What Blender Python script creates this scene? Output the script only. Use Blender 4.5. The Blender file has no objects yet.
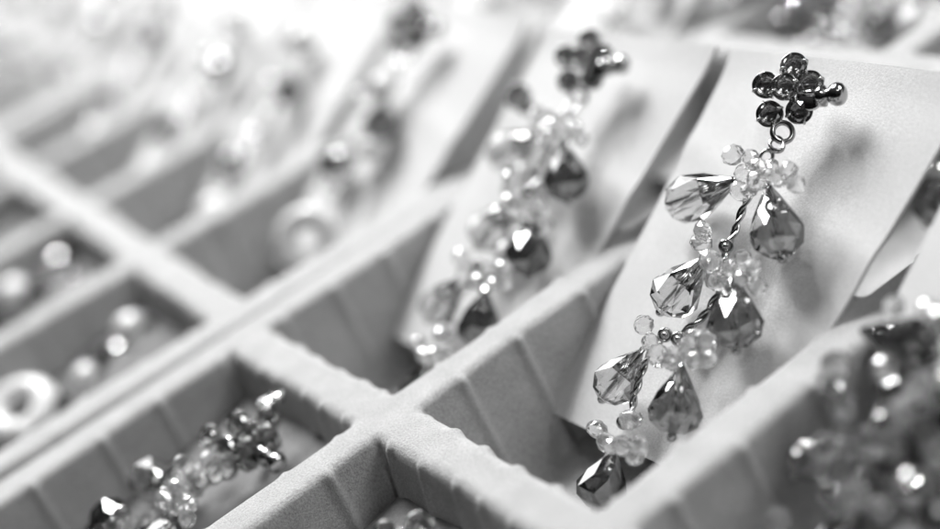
import bpy, bmesh, math, random
from mathutils import Vector, Matrix
from math import pi, sin, cos, sqrt
random.seed(7)
S = 0.04                     # one compartment pitch = 4 cm; shapes below are written in pitches
sc = bpy.context.scene
C = sc.collection

# ---------------------------------------------------------------- camera
cam_d = bpy.data.cameras.new('camera')
cam = bpy.data.objects.new('camera', cam_d); C.objects.link(cam)
sc.camera = cam
cam_d.sensor_width = 36; cam_d.lens = 56.516
cam_d.clip_start = 0.005; cam_d.clip_end = 50
RR = [[0.765393, -0.538885, -0.351818], [-0.521282, -0.198534, -0.82997], [0.377411, 0.81865, -0.432867]]
m = Matrix(((RR[0][0], -RR[1][0], -RR[2][0]), (RR[0][1], -RR[1][1], -RR[2][1]), (RR[0][2], -RR[1][2], -RR[2][2])))
q = m.to_quaternion(); q.normalize()
m = q.to_matrix().to_4x4()
m.translation = Vector([-1.19518, -3.55159, 2.1265]) * S
cam.matrix_world = m
cam_d.dof.use_dof = True
cam_d.dof.focus_distance = 4.12 * S
cam_d.dof.aperture_fstop = 7.0
cam_d.dof.aperture_blades = 9

# ---------------------------------------------------------------- light
w = bpy.data.worlds.new('World'); sc.world = w; w.use_nodes = True
nt = w.node_tree; bg = nt.nodes['Background']
tc = nt.nodes.new('ShaderNodeTexCoord'); sx = nt.nodes.new('ShaderNodeSeparateXYZ'); rp = nt.nodes.new('ShaderNodeValToRGB')
nt.links.new(tc.outputs['Generated'], sx.inputs[0]); ma = nt.nodes.new('ShaderNodeMath'); ma.operation = 'MULTIPLY_ADD'; ma.inputs[1].default_value = .45; nt.links.new(sx.outputs['X'], ma.inputs[0])
mb = nt.nodes.new('ShaderNodeMath'); mb.operation = 'MULTIPLY'; mb.inputs[1].default_value = .75; nt.links.new(sx.outputs['Z'], mb.inputs[0]); nt.links.new(mb.outputs[0], ma.inputs[2]); nt.links.new(ma.outputs[0], rp.inputs[0]); nt.links.new(rp.outputs[0], bg.inputs['Color'])
rp.color_ramp.elements[0].position = 0.0; rp.color_ramp.elements[0].color = (.05, .05, .05, 1)
rp.color_ramp.elements[1].position = 0.9; rp.color_ramp.elements[1].color = (.9, .9, .9, 1)
bg.inputs['Strength'].default_value = 0.055

def area(name, pos, target, size, watts, sy=None):
    d = bpy.data.lights.new(name, 'AREA'); d.energy = watts; d.size = size
    if sy: d.shape = 'RECTANGLE'; d.size_y = sy
    o = bpy.data.objects.new(name, d); C.objects.link(o)
    p = Vector(pos); o.location = p
    o.rotation_euler = (Vector(target) - p).to_track_quat('-Z', 'Y').to_euler()
    return o
area('window_light', (.20, .38, .54), (.05, .03, 0), .25, 5.6, .30)
area('side_fill', (.50, -.34, .52), (.05, .03, 0), .30, 1.55)  # added soft fill for the wall faces, no real window
area('sparkle_fill', (.40, .34, .62), (.04, .0, 0), .03, 1.3)  # added small lamp, put in for sharp glints and bokeh sparkle
area('far_fill', (.10, .62, .34), (.08, .22, 0), .24, .6)  # added fill that brightens the far trays, no real window
area('glint_fill', (.05, -.42, .60), (.04, .0, 0), .03, .25)  # added second small source for highlights on the crystals
sc.view_settings.view_transform = 'Standard'
sc.view_settings.look = 'None'
sc.view_settings.exposure = 0.84
sc.cycles.max_bounces = 14
sc.cycles.transmission_bounces = 14
sc.cycles.glossy_bounces = 6
sc.cycles.sample_clamp_indirect = 6
sc.cycles.use_denoising = True

# ---------------------------------------------------------------- materials
def principled(name, col, rough=.5, metal=0, **kw):
    mt = bpy.data.materials.new(name); mt.use_nodes = True
    b = mt.node_tree.nodes['Principled BSDF']
    b.inputs['Base Color'].default_value = (col, col, col, 1)
    b.inputs['Roughness'].default_value = rough; b.inputs['Metallic'].default_value = metal
    for k, v in kw.items(): b.inputs[k.replace('_', ' ')].default_value = v
    return mt
def nodes(mt): return mt.node_tree.nodes, mt.node_tree.links, mt.node_tree.nodes['Principled BSDF']
def fabric(name, lo, hi, grain, blotch, bump, sheen):
    mt = principled(name, hi, .92); N, L, b = nodes(mt)
    b.inputs['Sheen Weight'].default_value = sheen; b.inputs['Sheen Roughness'].default_value = .4
    b.inputs['Specular IOR Level'].default_value = .2
    t = N.new('ShaderNodeTexCoord')
    n1 = N.new('ShaderNodeTexNoise'); n1.inputs['Scale'].default_value = grain; n1.inputs['Detail'].default_value = 4; n1.inputs['Roughness'].default_value = .7
    n2 = N.new('ShaderNodeTexNoise'); n2.inputs['Scale'].default_value = blotch; n2.inputs['Detail'].default_value = 5
    for n in (n1, n2): L.new(t.outputs['Object'], n.inputs['Vector'])
    mx = N.new('ShaderNodeMix'); mx.inputs['Factor'].default_value = .25
    L.new(n1.outputs['Fac'], mx.inputs['A']); L.new(n2.outputs['Fac'], mx.inputs['B'])
    r = N.new('ShaderNodeValToRGB'); r.color_ramp.elements[0].position = .32; r.color_ramp.elements[1].position = .66
    r.color_ramp.elements[0].color = (lo, lo, lo, 1); r.color_ramp.elements[1].color = (hi, hi, hi, 1)
    L.new(mx.outputs['Result'], r.inputs[0]); L.new(r.outputs[0], b.inputs['Base Color'])
    bp = N.new('ShaderNodeBump'); bp.inputs['Strength'].default_value = bump; bp.inputs['Distance'].default_value = .0002
    L.new(n1.outputs['Fac'], bp.inputs['Height']); L.new(bp.outputs[0], b.inputs['Normal'])
    return mt
M_TRAY = fabric('grey_flock', .25, .50, 3600, 260, 1.0, .25)
M_CARD = fabric('white_card', .40, .60, 4200, 60, .3, .1)
M_CLOTH = fabric('table_cloth', .10, .16, 1800, 60, .5, .1)
M_STEEL = principled('dark_silver', .42, .16, 1)
M_CHROME = principled('bright_silver', .72, .09, 1)
M_PEARL = principled('pearl', .62, .3, 0, Coat_Weight=.8, Coat_Roughness=.05)
M_RING = principled('white_enamel', .55, .35, 0, Coat_Weight=.2)
def crystal(name, tint, mirror, ior=1.56, rough=0.0):
    mt = bpy.data.materials.new(name); mt.use_nodes = True
    N = mt.node_tree.nodes; L = mt.node_tree.links; N.remove(N['Principled BSDF'])
    g = N.new('ShaderNodeBsdfGlass'); g.inputs['Color'].default_value = (tint, tint, tint, 1); g.inputs['IOR'].default_value = ior; g.inputs['Roughness'].default_value = rough
    s = N.new('ShaderNodeBsdfGlossy'); s.inputs['Color'].default_value = (.8, .8, .8, 1); s.inputs['Roughness'].default_value = .03
    x = N.new('ShaderNodeMixShader'); x.inputs[0].default_value = mirror
    L.new(g.outputs[0], x.inputs[1]); L.new(s.outputs[0], x.inputs[2]); L.new(x.outputs[0], N['Material Output'].inputs[0])
    return mt
M_SMOKE = crystal('smoky_crystal', .60, .17)
M_PALE = crystal('pale_crystal', .90, .09)
M_DARK = crystal('dark_crystal', .34, .22)
M_CLEAR = crystal('clear_crystal', 1.0, .12, 1.45)
def milky(mt, f):
    N = mt.node_tree.nodes; L = mt.node_tree.links; out = N['Material Output']; prev = out.inputs[0].links[0].from_socket
    a = N.new('ShaderNodeBsdfDiffuse'); a.inputs[0].default_value = (.95, .95, .95, 1); b = N.new('ShaderNodeBsdfTranslucent'); b.inputs[0].default_value = (.95, .95, .95, 1)
    h = N.new('ShaderNodeMixShader'); L.new(a.outputs[0], h.inputs[1]); L.new(b.outputs[0], h.inputs[2])
    x = N.new('ShaderNodeMixShader'); x.inputs[0].default_value = f; L.new(prev, x.inputs[1]); L.new(h.outputs[0], x.inputs[2]); L.new(x.outputs[0], out.inputs[0])
milky(M_CLEAR, .08)
M_STONE = crystal('rhinestone', .99, .34, 1.6)
M_FOIL = principled('foil_back', .98, .16, 1)
M_CARD_SHADE = fabric('shaded_white_card', .14, .20, 2600, 130, .3, .1)  # white card with its shade put into the colour
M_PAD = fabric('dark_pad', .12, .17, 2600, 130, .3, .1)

# ---------------------------------------------------------------- mesh helpers (pitch units in, metres out)
def mesh(name, bm, mat, smooth=False):
    bmesh.ops.scale(bm, vec=(S, S, S), verts=bm.verts)
    me = bpy.data.meshes.new(name); bm.to_mesh(me); bm.free()
    me.materials.append(mat)
    if smooth: me.polygons.foreach_set('use_smooth', [True] * len(me.polygons))
    return me
def obj(name, me, parent=None, loc=(0, 0, 0), rot=None, scale=1.0):
    o = bpy.data.objects.new(name, me); C.objects.link(o)
    if parent: o.parent = parent
    o.location = Vector(loc) * S
    if rot is not None: o.rotation_mode = 'QUATERNION'; o.rotation_quaternion = rot
    o.scale = (scale, scale, scale) if isinstance(scale, (int, float)) else scale
    return o
def empty(name, mw, label, cat, group=None):
    o = bpy.data.objects.new(name, None); C.objects.link(o); o.empty_display_size = .005
    o.matrix_world = mw; tag(o, label, cat, group); return o
def tag(o, label, cat, group=None):
    o['label'] = label; o['category'] = cat
    if group: o['group'] = group
def copy_tree(o, parent=None):
    c = o.copy(); C.objects.link(c)
    if parent: c.parent = parent
    for ch in list(o.children): copy_tree(ch, c)
    return c
def zrot(a, b, twist=0):
    d = (Vector(b) - Vector(a)).normalized()
    return d.to_track_quat('Z', 'Y') @ Matrix.Rotation(twist, 3, 'Z').to_quaternion()
def rings(bm, prof, n, stagger=False, close0=True, close1=True):
    """prof: (r, z) list -> lathe, optionally with half-step twisted rings (triangular facets)"""
    R = []
    for k, (r, z) in enumerate(prof):
        off = (pi / n if (stagger and k % 2) else 0)
        R.append([bm.verts.new((r * cos(2 * pi * i / n + off), r * sin(2 * pi * i / n + off), z)) for i in range(n)])
    for k in range(len(R) - 1):
        a, b = R[k], R[k + 1]
        for i in range(n):
            j = (i + 1) % n
            if not stagger: bm.faces.new((a[i], a[j], b[j], b[i]))
            elif k % 2 == 0: bm.faces.new((a[i], a[j], b[i])); bm.faces.new((a[j], b[j], b[i]))
            else: bm.faces.new((a[i], b[j], b[i])); bm.faces.new((a[i], a[j], b[j]))
    if close0: bm.faces.new(list(reversed(R[0])))
    if close1: bm.faces.new(R[-1])
    return R
def torus_mesh(name, R, r, mat, n=28, k=10, squash=1.0):
    bm = bmesh.new(); V = []
    for i in range(n):
        a = 2 * pi * i / n
        V.append([bm.verts.new(((R + r * cos(2 * pi * j / k)) * cos(a), (R + r * cos(2 * pi * j / k)) * sin(a) * squash, r * sin(2 * pi * j / k))) for j in range(k)])
    for i in range(n):
        for j in range(k):
            bm.faces.new((V[i][j], V[(i + 1) % n][j], V[(i + 1) % n][(j + 1) % k], V[i][(j + 1) % k]))
    return mesh(name, bm, mat, True)
def tube(bm, pts, r, k=7):
    pts = [Vector(p) for p in pts]; V = []
    up = Vector((0.3, 0.2, 1)).normalized()
    for i, p in enumerate(pts):
        d = (pts[min(i + 1, len(pts) - 1)] - pts[max(i - 1, 0)]).normalized()
        u = (up - d * up.dot(d)).normalized(); v = d.cross(u); up = u
        V.append([bm.verts.new(p + (u * cos(2 * pi * j / k) + v * sin(2 * pi * j / k)) * r) for j in range(k)])
    for i in range(len(V) - 1):
        for j in range(k):
            bm.faces.new((V[i][j], V[i][(j + 1) % k], V[i + 1][(j + 1) % k], V[i + 1][j]))
    bm.faces.new(list(reversed(V[0]))); bm.faces.new(V[-1])
def spline(pts, n=10):
    P = [Vector(p) for p in pts]; P = [P[0] * 2 - P[1]] + P + [P[-1] * 2 - P[-2]]; out = []
    for i in range(1, len(P) - 2):
        for s in range(n):
            t = s / n; a, b, c, d = P[i - 1:i + 3]
            out.append(.5 * ((2 * b) + (c - a) * t + (2 * a - 5 * b + 4 * c - d) * t * t + (3 * b - a - 3 * c + d) * t ** 3))
    out.append(P[-2]); return out

# ---------------------------------------------------------------- setting
bm = bmesh.new(); bmesh.ops.create_grid(bm, x_segments=2, y_segments=2, size=30)
g = obj('table_top', mesh('table_top', bm, M_CLOTH), loc=(0, 0, -.47)); g['kind'] = 'structure'

DEPTH = .40
def profile(q, rw):
    """height below the wall top at distance q inside the compartment"""
    if q <= 0: return 0.0
    r = .040
    z = r - sqrt(max(0, r * r - q * q)) if q < r else r
    if q > r * .93: z = max(z, r * .632 + (q - r * .93) / rw * DEPTH)
    t = z / DEPTH
    if t > .93: z = DEPTH * (.93 + .07 * (1 - math.exp(-(t - .93) / .07)))
    return min(z, DEPTH)
def tray(name, xs, ys, mw, label, seed, step=.009):
    rnd = random.Random(seed)
    HW = .040
    def samples(lines):
        out = set(); lo, hi = lines[0] - .12, lines[-1] + .12
        v = lo
        while v <= hi + 1e-6:
            dmin = min(abs(v - l) for l in lines)
            out.add(round(v, 4)); v += .0065 if dmin < .16 else step
        return sorted(out)
    X, Y = samples(xs), samples(ys)
    ribs = {}
    def rib(key, s, pitch):
        if key not in ribs:
            o = rnd.uniform(0, pitch)
            ribs[key] = [(k * pitch + o + rnd.uniform(-.2, .2) * pitch, rnd.uniform(.7, 1.25)) for k in range(-30, 60)]
        v = 0
        for c, a in ribs[key]:
            d = s - c
            if abs(d) < .06: v += a * math.exp(-(d / .020) ** 2) if d < 0 else a * math.exp(-(d / .010) ** 2)
        return v
    def h(x, y):
        if x < xs[0] or x > xs[-1] or y < ys[0] or y > ys[-1]:
            q = max(xs[0] - x, x - xs[-1], ys[0] - y, y - ys[-1]) - .05
            return -profile(q, .045)
        i = max(k for k in range(len(xs)) if xs[k] <= x + 1e-9); i = min(i, len(xs) - 2)
        j = max(k for k in range(len(ys)) if ys[k] <= y + 1e-9); j = min(j, len(ys) - 2)
        wx = min(x - xs[i], xs[i + 1] - x); wy = min(y - ys[j], ys[j + 1] - y)
        lowx = x - xs[i] < xs[i + 1] - x; lowy = y - ys[j] < ys[j + 1] - y
        wob = .004 * sin(x * 9 + y * 3 + i) + .004 * sin(y * 11 + j * 2)
        dx, dy = wx - HW - wob, wy - HW - wob
        fade = lambda o: max(0, min(1, (o - .05) / .06))
        dx -= .013 * rib((0, i, j, lowx), y, .15) * fade(dy)
        dy -= .015 * rib((1, i, j, lowy), x, .235) * fade(dx)
        rr = .05
        if dx < rr and dy < rr: q = rr - sqrt((rr - max(-1, dx)) ** 2 + (rr - max(-1, dy)) ** 2) if (dx < rr and dy < rr) else min(dx, dy)
        else: q = min(dx, dy)
        return -profile(q, .062)
    bm = bmesh.new()
    V = [[bm.verts.new((x, y, h(x, y))) for y in Y] for x in X]
    for i in range(len(X) - 1):
        for j in range(len(Y) - 1):
            bm.faces.new((V[i][j], V[i + 1][j], V[i + 1][j + 1], V[i][j + 1]))
    o = obj(name, mesh(name, bm, M_TRAY, True)); o.matrix_world = mw
    tag(o, label, 'display tray', 'flocked jewellery trays side by side')
    return o
def mat4(loc, rz=0): return Matrix.Translation(Vector(loc) * S) @ Matrix.Rotation(rz, 4, 'Z')
COLS = [-1.62, 0, .965, 2.2, 3.4]
tray('compartment_tray', COLS, [-3, -2, -1, 0, 1], mat4((0, 0, 0)), 'nearest grey flocked tray, holding the sharp teardrop crystal earring', 1)
PHI = -.047
T2 = mat4((.048, 1.178, 0), PHI)
tray('compartment_tray', COLS, [0, 1, 2, 3, 4], T2, 'second grey flocked tray past the narrow gap, pearl pieces in its lower cells', 2, .014)
T3 = mat4((.30, 5.40, 0), PHI - .01)
tray('compartment_tray', COLS, [0, 1, 2, 3, 4], T3, 'farthest grey flocked tray, fully blurred at the upper left edge', 3, .03)

# ---------------------------------------------------------------- cards
et = Vector((.846, 0, .533)); es = Vector((0, -1, 0)); en = es.cross(et)
FR = Matrix(((es.x, et.x, en.x, 0), (es.y, et.y, en.y, 0), (es.z, et.z, en.z, 0), (0, 0, 0, 1)))
def frame(off, base=None, tilt=0, yaw=0):
    """card frame whose lower left corner stands off the first card's by off"""
    m = Matrix.Translation((Vector((.45, -.1, -.27)) + Vector(off)) * S) @ Matrix.Rotation(yaw, 4, 'Z') @ Matrix.Rotation(tilt, 4, 'Y') @ FR
    return (base @ m) if base else m
def card_mesh(seed, W=.80, WT=.93, L=1.262, bend=.005):
    rnd = random.Random(seed); nx, ny = 26, 36; th = .012; bm = bmesh.new()
    ph = rnd.uniform(0, 6)
    def surf(u, v):
        w = W + (WT - W) * v
        x = u * w; y = v * L
        z = bend * sin(pi * u) * (.4 + .6 * v) * .6 + .006 * sin(5 * u + ph) * sin(4 * v + ph) + .010 * max(0, v - .93) / .07 + .010 * math.exp(-((x * .95 + y * .30 - .62 - .05 * sin(6 * y + ph)) / .035) ** 2) + .007 * math.exp(-((y - .93 + .25 * x) / .05) ** 2)
        return Vector((x, y, z))
    top = [[bm.verts.new(surf(i / nx, j / ny)) for j in range(ny + 1)] for i in range(nx + 1)]
    bot = [[bm.verts.new(surf(i / nx, j / ny) - Vector((0, 0, th))) for j in range(ny + 1)] for i in range(nx + 1)]
    for i in range(nx):
        for j in range(ny):
            bm.faces.new((top[i][j], top[i + 1][j], top[i + 1][j + 1], top[i][j + 1]))
            bm.faces.new((bot[i][j], bot[i][j + 1], bot[i + 1][j + 1], bot[i + 1][j]))
    for j in range(ny):
        bm.faces.new((top[0][j], top[0][j + 1], bot[0][j + 1], bot[0][j])); bm.faces.new((top[nx][j + 1], top[nx][j], bot[nx][j], bot[nx][j + 1]))
    for i in range(nx):
        bm.faces.new((top[i + 1][0], top[i][0], bot[i][0], bot[i + 1][0])); bm.faces.new((top[i][ny], top[i + 1][ny], bot[i + 1][ny], bot[i][ny]))
    return mesh('display_card', bm, M_CARD, False)
CARD = [card_mesh(s) for s in range(3)]
for me in CARD:
    me.polygons.foreach_set('use_smooth', [True] * len(me.polygons)); me.set_sharp_from_angle(angle=math.radians(50))
CARD_SHADE = CARD[1].copy(); CARD_SHADE.materials[0] = M_CARD_SHADE  # shaded copy of the white card for the near lower cells
PADM = CARD[0].copy(); PADM.materials[0] = M_PAD
def card(mw, label, k=0, group='white cards holding earrings', me=None):
    o = obj('display_card', me or CARD[k % 3]); o.matrix_world = mw; tag(o, label, 'display card', group); return o

# ---------------------------------------------------------------- earring parts
def drop_mesh(name, mat, n=8):
    """faceted pear bead, tip at z=0, fat end at z=1, girdle radius 1, drilled through"""
    bm = bmesh.new()
    prof = [(.12, 0), (.36, .17), (.72, .42), (1.0, .69), (.84, .86), (.42, .985)]
    R = rings(bm, prof, n, True, False, False)
    hole = rings(bm, [(.05, .02), (.05, .97)], n, False, False, False)
    for f in list(bm.faces)[-n:]: f.normal_flip()
    for i in range(n):
        j = (i + 1) % n
        bm.faces.new((R[0][i], hole[0][i], hole[0][j], R[0][j]))
        a, b = R[-1], hole[-1]
        bm.faces.new((a[i], a[j], b[j])); bm.faces.new((a[i], b[j], b[i]))
    bmesh.ops.recalc_face_normals(bm, faces=bm.faces)
    return mesh(name, bm, mat)
DROP = {k: drop_mesh('drop_bead', mt) for k, mt in (('smoke', M_SMOKE), ('pale', M_PALE), ('dark', M_DARK))}
bm = bmesh.new(); rings(bm, [(.35, -.78), (.82, -.42), (1, 0), (.82, .42), (.35, .78)], 9, True)
bmesh.ops.recalc_face_normals(bm, faces=bm.faces)
BEAD = mesh('clear_bead', bm, M_CLEAR)
bm = bmesh.new(); bmesh.ops.create_uvsphere(bm, u_segments=24, v_segments=16, radius=1)
PEARL = mesh('pearl', bm, M_PEARL, True)
bm = bmesh.new(); bmesh.ops.create_uvsphere(bm, u_segments=14, v_segments=9, radius=1)
BALL = mesh('pin_head', bm, M_STEEL, True)
bm = bmesh.new(); rings(bm, [(.010, 0), (.010, 1)], 8); WIRE = mesh('head_pin', bm, M_CHROME, True)
def cup_mesh():
    bm = bmesh.new(); n = 28
    rings(bm, [(.012, -.036), (.028, -.033), (.036, -.012), (.037, .008), (.0345, .010), (.032, .004), (.030, -.01)], n, False, True, True)
    for k in range(4):                 # prongs folded over the stone
        a = pi / 4 + k * pi / 2
        tube(bm, [(.0365 * cos(a), .0365 * sin(a), -.012), (.037 * cos(a), .037 * sin(a), .006), (.031 * cos(a), .031 * sin(a), .015), (.026 * cos(a), .026 * sin(a), .014)], .0042, 6)
    return mesh('cup', bm, M_STEEL, True)
CUP = cup_mesh()
bm = bmesh.new(); rings(bm, [(.002, -.017), (.011, -.015), (.022, -.009), (.0325, .002), (.0325, .006), (.025, .0155), (.014, .018)], 10, True)
bmesh.ops.recalc_face_normals(bm, faces=bm.faces); STONE = mesh('rhinestone', bm, M_STONE); STONE.materials.append(M_FOIL)
for p_ in STONE.polygons:
    if p_.center.z < .0015 * S: p_.material_index = 1
RING1 = torus_mesh('jump_ring', .028, .0085, M_STEEL)
RING2 = torus_mesh('jump_ring', .023, .0075, M_STEEL, squash=.72)
COIL = torus_mesh('wire_coil', .016, .0055, M_STEEL, 20, 8)
def rope_mesh(pts):
    bm = bmesh.new(); P = spline(pts, 16); L = 0; A = [], []
    for i, p in enumerate(P):
        if i: L += (p - P[i - 1]).length
        d = (P[min(i + 1, len(P) - 1)] - P[max(0, i - 1)]).normalized()
        u = (Vector((0, 0, 1)) - d * d.z).normalized(); v = d.cross(u)
        for k in (0, 1):
            a = L * 62 + k * pi
            A[k].append(p + (u * cos(a) + v * sin(a)) * .0062)
    for k in (0, 1): tube(bm, A[k], .0064, 7)
    return mesh('twisted_wire', bm, M_STEEL, True)
STONES = [[-0.049, 1.09, 0.138], [-0.049, 1.158, 0.147], [-0.092, 1.079, 0.169], [-0.001, 1.129, 0.107], [-0.06, 1.009, 0.136], [-0.002, 1.048, 0.097]]
DROPS = [([-0.082, 0.805, 0.118], [-0.328, 0.698, 0.073]), ([0.044, 0.808, 0.118], [0.162, 0.639, 0.073]), ([-0.051, 0.564, 0.118], [-0.162, 0.394, 0.073]), ([0.076, 0.537, 0.118], [0.163, 0.365, 0.073]), ([-0.113, 0.256, 0.118], [-0.215, 0.1, 0.073]), ([0.059, 0.259, 0.118], [0.095, 0.084, 0.073]), ([-0.03, -0.024, 0.118], [-0.038, -0.187, 0.073])]
BEADS = [[-0.107, 0.865, 0.148, 0.034], [0.003, 0.855, 0.188, 0.025], [0.039, 0.835, 0.178, 0.028], [-0.028, 0.818, 0.158, 0.028], [-0.036, 0.773, 0.128, 0.031], [0.065, 0.839, 0.148, 0.028], [0.157, 0.823, 0.138, 0.028], [0.126, 0.85, 0.158, 0.028], [0.134, 0.811, 0.178, 0.025], [0.07, 0.792, 0.188, 0.028], [-0.085, 0.629, 0.138, 0.034], [-0.104, 0.605, 0.108, 0.031], [0.02, 0.548, 0.158, 0.037], [0.027, 0.513, 0.118, 0.031], [0.162, 0.569, 0.148, 0.028], [0.177, 0.53, 0.118, 0.028], [0.111, 0.545, 0.168, 0.028], [0.159, 0.528, 0.158, 0.025], [-0.129, 0.325, 0.138, 0.031], [-0.086, 0.288, 0.128, 0.028], [0.004, 0.256, 0.158, 0.034], [0.067, 0.269, 0.168, 0.031], [0.096, 0.31, 0.168, 0.028], [0.121, 0.339, 0.138, 0.034], [0.13, 0.303, 0.118, 0.031], [0.135, 0.281, 0.158, 0.028], [-0.119, 0.007, 0.128, 0.031], [-0.046, -0.016, 0.138, 0.031], [0.002, 0.065, 0.148, 0.028], [0.041, -0.004, 0.158, 0.031], [0.085, 0.014, 0.148, 0.031], [0.076, -0.017, 0.138, 0.028]]
CHAINS = [[[-0.004, 0.877, 0.108], [-0.013, 0.822, 0.108], [-0.039, 0.774, 0.088], [-0.043, 0.715, 0.078], [-0.032, 0.654, 0.078], [-0.026, 0.621, 0.088]], [[-0.026, 0.615, 0.088], [0.006, 0.554, 0.088], [0.015, 0.489, 0.078], [-0.007, 0.416, 0.068], [-0.037, 0.368, 0.068], [-0.048, 0.336, 0.078]], [[-0.104, 0.324, 0.078], [-0.1, 0.283, 0.088], [-0.12, 0.24, 0.078], [-0.116, 0.17, 0.068], [-0.103, 0.127, 0.068], [-0.072, 0.086, 0.078], [-0.074, 0.053, 0.088]]]
KNOTS = [[-0.008, 0.615, 0.108], [-0.066, 0.324, 0.108], [-0.012, 0.326, 0.108], [-0.045, 0.056, 0.118]]
ROPES = [rope_mesh(c) for c in CHAINS]
bm = bmesh.new(); rings(bm, [(.018, -.030), (.029, -.027), (.031, -.006), (.020, 0), (.020, .006), (.027, .012), (.032, .022), (.033, .034), (.029, .045), (.018, .053), (.006, .056)], 24)
CLUTCH = mesh('clutch', bm, M_STEEL, True)
bm = bmesh.new(); rings(bm, [(.034, 0), (.037, .004), (.037, .011), (.033, .015)], 28)
PLATE = mesh('back_plate', bm, M_CHROME, True)

def stud(r, center=(-.049, 1.09, .138), shift=(0, 0, 0)):
    N = Vector((.6, -.1, .8)).normalized(); rnd = random.Random(3); sh = Vector(shift)
    fl = None
    for k, p in enumerate(STONES):
        nn = (N + Vector((rnd.uniform(-.14, .14), rnd.uniform(-.14, .14), 0)) + (Vector(p) - Vector(STONES[0])) * 1.5).normalized()
        q = Vector((0, 0, 1)).rotation_difference(nn)
        pos = Vector(p) + (N * .02 if k == 0 else Vector()) + sh
        c = obj('stone_cup', CUP, r, pos, q, 1.03)
        s = obj('rhinestone', STONE, c, (0, 0, .001)); 
        fl = c
    q = Vector((0, 0, 1)).rotation_difference(N)
    obj('back_plate', PLATE, r, Vector((.012, 1.09, .095)) + sh, q)
    a, b = Vector((-.005, 1.09, .125)), Vector((.055, 1.11, .103))
    bm = bmesh.new(); tube(bm, [a + sh, (a + b) / 2 + sh, b + sh], .008); obj('ear_post', mesh('ear_post', bm, M_CHROME, True), r)
    o = obj('clutch', CLUTCH, r, Vector((.064, 1.108, .092)) + sh, zrot((.02, 1.09, .11), (.114, 1.13, .085)))
    return r
def links(r):
    obj('jump_ring', RING1, r, (-.019, .976, .10), Vector((0, 0, 1)).rotation_difference(Vector((.75, .1, .65)).normalized()))
    obj('jump_ring', RING2, r, (-.013, .936, .105), zrot((0, 0, 0), (.35, .35, .8)), 1.1)
    obj('jump_ring', RING2, r, (-.027, .892, .105), zrot((0, 0, 0), (.8, -.1, .5)), 1.0)

def build_long_earring(mw, label):
    r = empty('drop_earring', mw, label, 'earring', 'long crystal drop earrings')
    stud(r); links(r)
    for rp_ in ROPES: obj('twisted_wire', rp_, r)
    for k in KNOTS:
        c = obj('wire_coil', COIL, r, k, Vector((0, 0, 1)).rotation_difference(Vector((.7, -.1, .6)).normalized()))
        obj('wire_ball', BALL, c, (0, 0, .004), None, .010)
    kinds = ['pale', 'smoke', 'pale', 'smoke', 'pale', 'smoke', 'dark']
    wid = [.076, .079, .076, .081, .069, .078, .076]
    for k, (a, b) in enumerate(DROPS):
        a, b = Vector(a), Vector(b); L = (b - a).length
        d = obj('drop_bead', DROP[kinds[k]], r, a, zrot(a, b, .3 + k * .7), (wid[k], wid[k], L))
        o = obj('head_pin', WIRE, r, a - (b - a) * .06, zrot(a, b), (.85, .85, L * 1.08))
        obj('pin_head', BALL, r, b + (b - a).normalized() * .008, None, .0145)
    rnd = random.Random(11)
    extra = [(kx + .05 * cos(a_), ky + .05 * sin(a_), .13 + .03 * sin(3 * a_), .024) for kx, ky in ((.03, .82), (.09, .55), (.06, .30), (0, .03)) for a_ in (1.9, 4.7)]
    for x, y, z, rad in BEADS + [list(e_) for e_ in extra]:
        q = Vector((rnd.uniform(-1, 1), rnd.uniform(-1, 1), rnd.uniform(.2, 1))).normalized()
        obj('clear_bead', BEAD, r, (x, y, z), Vector((0, 0, 1)).rotation_difference(q), (rad * 1.12, rad * 1.0, rad * rnd.uniform(.95, 1.25)))
    return r

ROOT = Matrix.Translation(Vector((.5, 0, .012)) * S)
A = frame((0, 0, 0))
card(A, 'white card under the sharp crystal earring, leaning over the tray wall', 0)
ear0 = build_long_earring(A @ ROOT, 'sharply focused long earring of seven teardrop crystals with a rhinestone flower stud')
def place(src, mw, label, rz=0, ds=0, dt=0, dh=0, group=None):
    c = copy_tree(src); c.matrix_world = mw @ Matrix.Translation(Vector((.5 + ds, dt, .012 + dh)) * S) @ Matrix.Rotation(rz, 4, 'Z')
    c['label'] = label
    if group: c['group'] = group
    return c
# neighbours of the main card in the near tray
Bf = frame((0, 1.0, 0)); card(Bf, 'white card just left of the sharp earring, its own earring blurred', 1)
place(ear0, Bf, 'blurred crystal drop earring on the card left of the sharp one', -.02, .03, 0)
for ch in C.objects:
    if ch.parent and ch.parent.get('label', '').startswith('blurred crystal drop') and ch.name.startswith('drop_bead') and ch.data == DROP['smoke']: ch.data = DROP['dark']
dark = empty('round_earring', Bf @ Matrix.Translation(Vector((0.192, 0.939, 0.08)) * S), 'round dark stone stud pinned near the top left of the blurred card', 'earring')
for k_, (x_, y_, s_) in enumerate(((0, 0, 1.25), (.07, -.03, .8))):
    cc_ = obj('stone_cup', CUP, dark, (x_, y_, .02), Vector((0, 0, 1)).rotation_difference(Vector((.5, .1, .8)).normalized()), s_); obj('rhinestone', STONE, cc_)
obj('ear_post', WIRE, dark, (0, 0, -.07), None, (1, 1, .07))
Cf = frame((0, -1.0, 0)); card(frame((.42, -1.0, .265)), 'white card at the right edge, in the compartment nearest the camera', 2)
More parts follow.
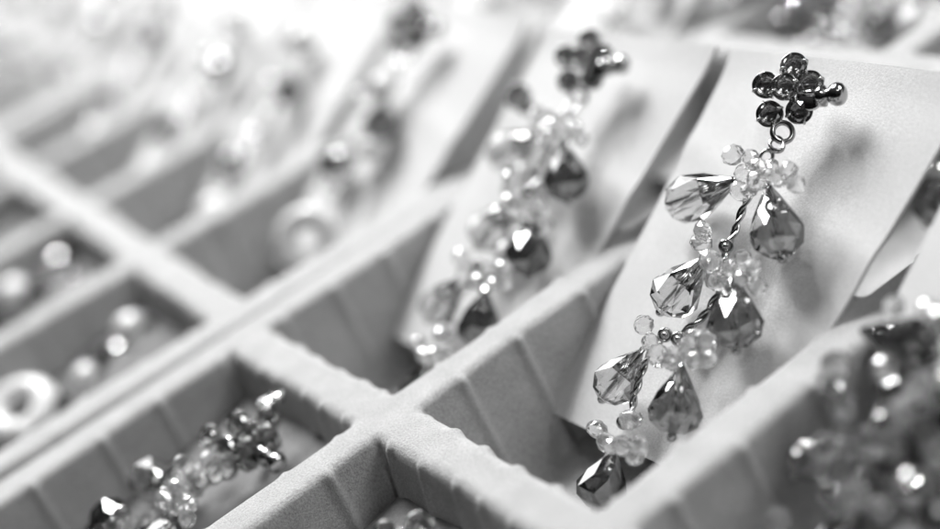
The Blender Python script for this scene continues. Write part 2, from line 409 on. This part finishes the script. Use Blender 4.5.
def build_cluster_earring(mw, label):
    r = empty('drop_earring', mw, label, 'earring', 'long crystal drop earrings'); rnd = random.Random(21)
    obj('twisted_wire', rope_mesh([(.30, .95, .05), (.22, .6, .05), (.16, .35, .06), (.2, .08, .05)]), r)
    for k, (a, b, kd, wd) in enumerate((((.06, .50, .12), (.27, .50, .10), 'dark', .075), ((.34, .50, .09), (.47, .36, .08), 'dark', .08), ((.22, .34, .1), (.33, .17, .08), 'smoke', .075), ((.10, .24, .08), (.04, .12, .08), 'smoke', .055), ((.42, .27, .09), (.52, .10, .08), 'dark', .08), ((.26, .10, .08), (.22, -.08, .08), 'dark', .075), ((.18, .72, .08), (.36, .66, .08), 'smoke', .07))):
        a, b = Vector(a), Vector(b)
        obj('drop_bead', DROP[kd], r, a, zrot(a, b, k), (wd, wd, (b - a).length))
        obj('pin_head', BALL, r, b + (b - a).normalized() * .008, None, .0145)
    spots = [(.107, .315), (.12, .29), (.276, .316), (.30, .33), (.25, .34), (.112, .169), (.14, .15), (.223, .091), (.25, .11), (.436, .182), (.40, .2), (.2, .42), (.24, .44), (.33, .42), (.36, .45), (.16, .22), (.3, .24), (.34, .12), (.46, .3), (.12, .58), (.2, .6), (.28, .58)]
    for (x, y) in spots:
        obj('clear_bead', BEAD, r, (x, y, .12 + rnd.uniform(-.02, .05)), Vector((0, 0, 1)).rotation_difference(Vector((rnd.uniform(-1, 1), rnd.uniform(-1, 1), .6)).normalized()), rnd.uniform(.028, .036))
    for (x, y) in ((.107, .33), (.28, .30), (.112, .150), (.23, .10), (.43, .17), (.35, .36)):
        c_ = obj('stone_cup', CUP, r, (x, y, .17), Vector((0, 0, 1)).rotation_difference(Vector((rnd.uniform(.2, .9), rnd.uniform(-.6, .3), .8)).normalized()), .8)
        obj('rhinestone', STONE, c_)
    for k in range(9):
        x, y = rnd.uniform(.08, .6), rnd.uniform(-.05, .6)
        c_ = obj('stone_cup', CUP, r, (x, y, rnd.uniform(.05, .12)), Vector((0, 0, 1)).rotation_difference(Vector((rnd.uniform(.0, .9), rnd.uniform(-.6, .6), .8)).normalized()), .95); obj('rhinestone', STONE, c_)
    for k in range(22):
        obj('clear_bead', BEAD, r, (rnd.uniform(.06, .6), rnd.uniform(-.02, .55), rnd.uniform(.12, .19)), None, rnd.uniform(.032, .042))
    for k in range(3):
        a = Vector((rnd.uniform(.1, .55), rnd.uniform(0, .55), .05)); b = a + Vector((rnd.uniform(-.12, .12), -.15, -.01))
        obj('drop_bead', DROP['dark'], r, a, zrot(a, b), (.075, .075, (b - a).length))
    return r
build_cluster_earring(Cf @ Matrix.Translation(Vector((0, 0, .01)) * S), 'large out of focus crystal cluster earring filling the lower right corner')
Df = frame((-1.70, .98, -.045), tilt=math.radians(24)); card(Df, 'white card coloured grey for shade, lying low in the compartment at the bottom left', 1, 'white cards coloured grey for shade', CARD_SHADE)  # card in the shaded cell, darkened by its material
place(ear0, Df, 'beaded earring lying in the bottom left compartment below the tray gap', -.27, -.27, -.06)
dE = [o_ for o_ in C.objects if o_.get('label', '').startswith('beaded earring')][0]; rnd = random.Random(8)
for k_ in range(13):
    t_ = 1.22 - k_ * .035 if k_ < 8 else .78 - (k_ - 8) * .09
    cc_ = obj('stone_cup', CUP, dE, (rnd.uniform(-.17, .04), t_, rnd.uniform(.05, .16)), Vector((0, 0, 1)).rotation_difference(Vector((rnd.uniform(-.2, .9), rnd.uniform(-.5, .5), .8)).normalized()), rnd.uniform(.65, .95)); obj('rhinestone', STONE, cc_)
for a, b, kd in (((-.02, .86, .1), (-.16, .80, .1), 'pale'), ((.0, .70, .1), (.12, .60, .09), 'dark'), ((-.06, .62, .12), (-.20, .56, .1), 'dark')):
    a, b = Vector(a), Vector(b); obj('drop_bead', DROP[kd], dE, a, zrot(a, b), (.07, .07, (b - a).length))
for k_ in range(9):
    obj('clear_bead', BEAD, dE, (rnd.uniform(-.10, .06), 1.0 - k_ * .05, rnd.uniform(.08, .16)), None, rnd.uniform(.03, .038))
Ef = frame((-1.70, -.03, -.06), tilt=math.radians(24)); card(Ef, 'white card coloured grey for shade, in the compartment below the wall crossing, mostly out of frame', 2, 'white cards coloured grey for shade', CARD_SHADE)
place(ear0, Ef, 'earring at the bottom centre edge with only its stud in view', .0, -.06, -.09)
# stock in the farther rows of the near tray
for (x, y, l) in ((1.25, 0, 'beyond the top edge of the sharp earring card'), (1.25, 1, 'beyond the blurred card, near the top centre')):
    if y: card(frame((x, y, -.06), tilt=math.radians(24)), 'white card ' + l, int(y))
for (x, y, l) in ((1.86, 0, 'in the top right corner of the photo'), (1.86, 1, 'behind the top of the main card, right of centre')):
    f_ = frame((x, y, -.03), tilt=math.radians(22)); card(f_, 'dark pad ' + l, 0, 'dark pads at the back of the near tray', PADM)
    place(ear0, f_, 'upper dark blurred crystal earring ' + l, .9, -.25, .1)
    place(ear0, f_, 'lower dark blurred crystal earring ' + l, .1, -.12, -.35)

# ---- pearl pieces of the second and third tray
def build_ring_earring(mw, label):
    r = empty('ring_earring', mw, label, 'earring', 'pearl earrings with a white ring')
    stud(r, shift=(.0, -.02, 0)); links(r)
    pts = [(-.02, .87, .07), (-.05, .70, .06), (-.03, .5, .06), (-.02, .28, .06)]
    obj('twisted_wire', rope_mesh(pts), r)
    obj('pearl', PEARL, r, (-.07, .80, .10), None, .055)
    obj('pearl', PEARL, r, (.06, .55, .08), None, .045)
    for k, (a, b, kd) in enumerate((((-.02, .74, .09), (.1, .62, .085), 'dark'), ((-.05, .52, .09), (-.17, .40, .08), 'dark'))):
        a, b = Vector(a), Vector(b); obj('drop_bead', DROP[kd], r, a, zrot(a, b), (.075, .075, (b - a).length))
    rnd = random.Random(5)
    for k in range(9):
        obj('clear_bead', BEAD, r, (-.02 + rnd.uniform(-.12, .12), .35 + k * .055, .1 + rnd.uniform(0, .05)), Vector((0, 0, 1)).rotation_difference(Vector((rnd.uniform(-1, 1), .4, .8)).normalized()), .034)
    obj('white_ring', torus_mesh('white_ring', .090, .048, M_RING, 40, 14), r, (-.0, .12, .09), zrot((0, 0, 0), (.7, -.1, .7)))
    return r
def build_pearl_earring(mw, label):
    r = empty('pearl_earring', mw, label, 'earring', 'pearl earrings in the second tray')
    pts = [(0, .98, .07), (-.02, .7, .05), (.02, .42, .05), (0, .16, .06)]
    obj('twisted_wire', rope_mesh(pts), r)
    obj('pearl', PEARL, r, (0, 1.0, .09), None, .074)
    obj('pearl', PEARL, r, (0, .12, .08), None, .070)
    obj('pearl', PEARL, r, (.03, .56, .07), None, .05)
    rnd = random.Random(9)
    for k in range(10):
        t_ = .25 + k * .065
        obj('clear_bead', BEAD, r, (rnd.uniform(-.10, .10), t_, .08 + rnd.uniform(0, .05)), Vector((0, 0, 1)).rotation_difference(Vector((rnd.uniform(-1, 1), .4, .8)).normalized()), .034)
    for k, (a, b) in enumerate((((.05, .84, .09), (.15, .70, .08)), ((-.04, .42, .09), (-.14, .30, .08)))):
        a, b = Vector(a), Vector(b); obj('drop_bead', DROP['dark'], r, a, zrot(a, b), (.07, .07, (b - a).length))
    return r
ringe = pearle = None
def put(kind, mw, label, rz=0, ds=0, dt=0, group=None):
    global ringe, pearle
    if kind == 'ring':
        if ringe is None: ringe = build_ring_earring(Matrix(), label); c = ringe
        else: c = copy_tree(ringe)
    else:
        if pearle is None: pearle = build_pearl_earring(Matrix(), label); c = pearle
        else: c = copy_tree(pearle)
    c.matrix_world = mw @ Matrix.Translation(Vector((.5 + ds, dt, .012)) * S) @ Matrix.Rotation(rz, 4, 'Z'); c['label'] = label
    if group: c['group'] = group
ordn = ['first', 'second', 'third', 'fourth']
for k in range(4):
    f_ = frame((0, k + 1, 0), T2)
    card(f_, 'white card leaning in the %s column past the tray gap, upper row' % ordn[k], k)
    put('ring' if k == 0 else 'pearl', f_, ['white ring and pearl earring on the first card past the tray gap', 'pearl earring on the second card past the tray gap', 'pearl earring on the third card past the tray gap', 'pearl earring on the fourth card past the tray gap'][k], [0, .03, -.04, .06][k], [-.08, -.05, .02, 0][k], [.02, -.06, -.04, 0][k])
    f_ = frame((1.25, k + 1, 0), T2)
    card(f_, 'white card in the %s column past the gap, behind the front row card' % ordn[k], k + 1)
    put('pearl', f_, 'hazy pearl earring in the second row, %s column past the gap' % ordn[k], .05 * (k - 1), .02, -.02)
for k in range(4):
    for row in (0, 1):
        f_ = frame((1.25 * row, k + 1, 0), T3)
        card(f_, 'white card in the farthest tray, %s column, %s row' % (ordn[k], ordn[row]), k)
        put('pearl', f_, 'pearl earring in the farthest tray, %s column, %s row' % (ordn[k], ordn[row]), .04 * (k - 2), 0, -.03)
for k in range(4):
    f_ = frame((-1.70, k + 1, -.05), T2, tilt=math.radians(24))
    card(f_, 'dark grey pad lying in the lower row, %s column past the tray gap' % ordn[k], k, 'dark grey pads under pearl earrings', PADM)

def build_pearl_stud(mw, label):
    r = empty('pearl_earring', mw, label, 'earring', 'pearl studs in the lower cells of the second tray'); rnd = random.Random(4)
    obj('pearl', PEARL, r, (0, 0, .07), None, .074)
    obj('ear_post', WIRE, r, (0, 0, -.07), None, (1, 1, .14))
    for k, (x, y, z) in enumerate(((.10, .03, .07), (.13, -.03, .06), (.07, .09, .05), (.15, .05, .08), (-.09, -.06, .03), (-.13, -.11, .03))):
        obj('clear_bead', BEAD, r, (x, y, z), Vector((0, 0, 1)).rotation_difference(Vector((rnd.uniform(-1, 1), .4, .8)).normalized()), .036)
    for a, b in (((.10, .10, .04), (.24, .12, .04)), ((-.02, -.09, .03), (-.06, -.22, .03)), ((.12, -.08, .03), (.16, -.2, .03))):
        a, b = Vector(a), Vector(b); obj('drop_bead', DROP['dark'], r, a, zrot(a, b), (.062, .062, (b - a).length))
    for k in range(9):
        c_ = obj('stone_cup', CUP, r, (.09 + rnd.uniform(-.03, .13), rnd.uniform(-.16, .14), .06 + rnd.uniform(0, .06)), Vector((0, 0, 1)).rotation_difference(Vector((rnd.uniform(-.8, .4), rnd.uniform(-.9, .2), .8)).normalized()), .85); obj('rhinestone', STONE, c_)
    for a, b in (((.08, -.02, .08), (.05, -.16, .06)), ((.16, .02, .09), (.27, -.02, .07)), ((-.08, -.04, .06), (-.2, -.14, .05))):
        a, b = Vector(a), Vector(b); obj('drop_bead', DROP['dark'], r, a, zrot(a, b), (.06, .06, (b - a).length))
    c_ = obj('stone_cup', CUP, r, (.06, -.09, .08), Vector((0, 0, 1)).rotation_difference(Vector((-.3, -.5, .8)).normalized()), .8); obj('rhinestone', STONE, c_)
    return r
ps = None
for x, y, z, sc_, lab in ((-.22, .80, -.25, 1, 'round pearl nearest the gap, in the first lower compartment past it'), (-.476, .70, -.27, .8, 'smaller pearl just left of the round one, first lower compartment past the gap'), (-.193, 2.02, -.27, .95, 'pearl with dark beads in the second lower compartment past the gap'), (-.454, 1.86, -.27, 1.25, 'large pearl at the left edge in the second lower compartment past the gap'), (-.135, 3.14, -.27, 1, 'pearl in the third lower compartment past the gap, at the left edge'), (-.25, 3.4, -.3, .9, 'pearl deep in the fourth lower compartment past the gap')):
    mw = T2 @ Matrix.Translation(Vector((x, y, z)) * S) @ Matrix.Scale(sc_, 4)
    if ps is None: ps = build_pearl_stud(mw, lab)
    else: c_ = copy_tree(ps); c_.matrix_world = mw; c_['label'] = lab
r = empty('ring_pendant', T2 @ Matrix.Translation(Vector((-.75, .72, -.20)) * S), 'large white ring pendant with a pearl at the left edge below the pearls', 'pendant')
obj('white_ring', torus_mesh('white_ring', .100, .056, M_RING, 40, 14), r, (0, 0, 0), zrot((0, 0, 0), (-.1, -.45, 1)))
obj('pearl', PEARL, r, (-.03, -.10, -.04), None, .05)
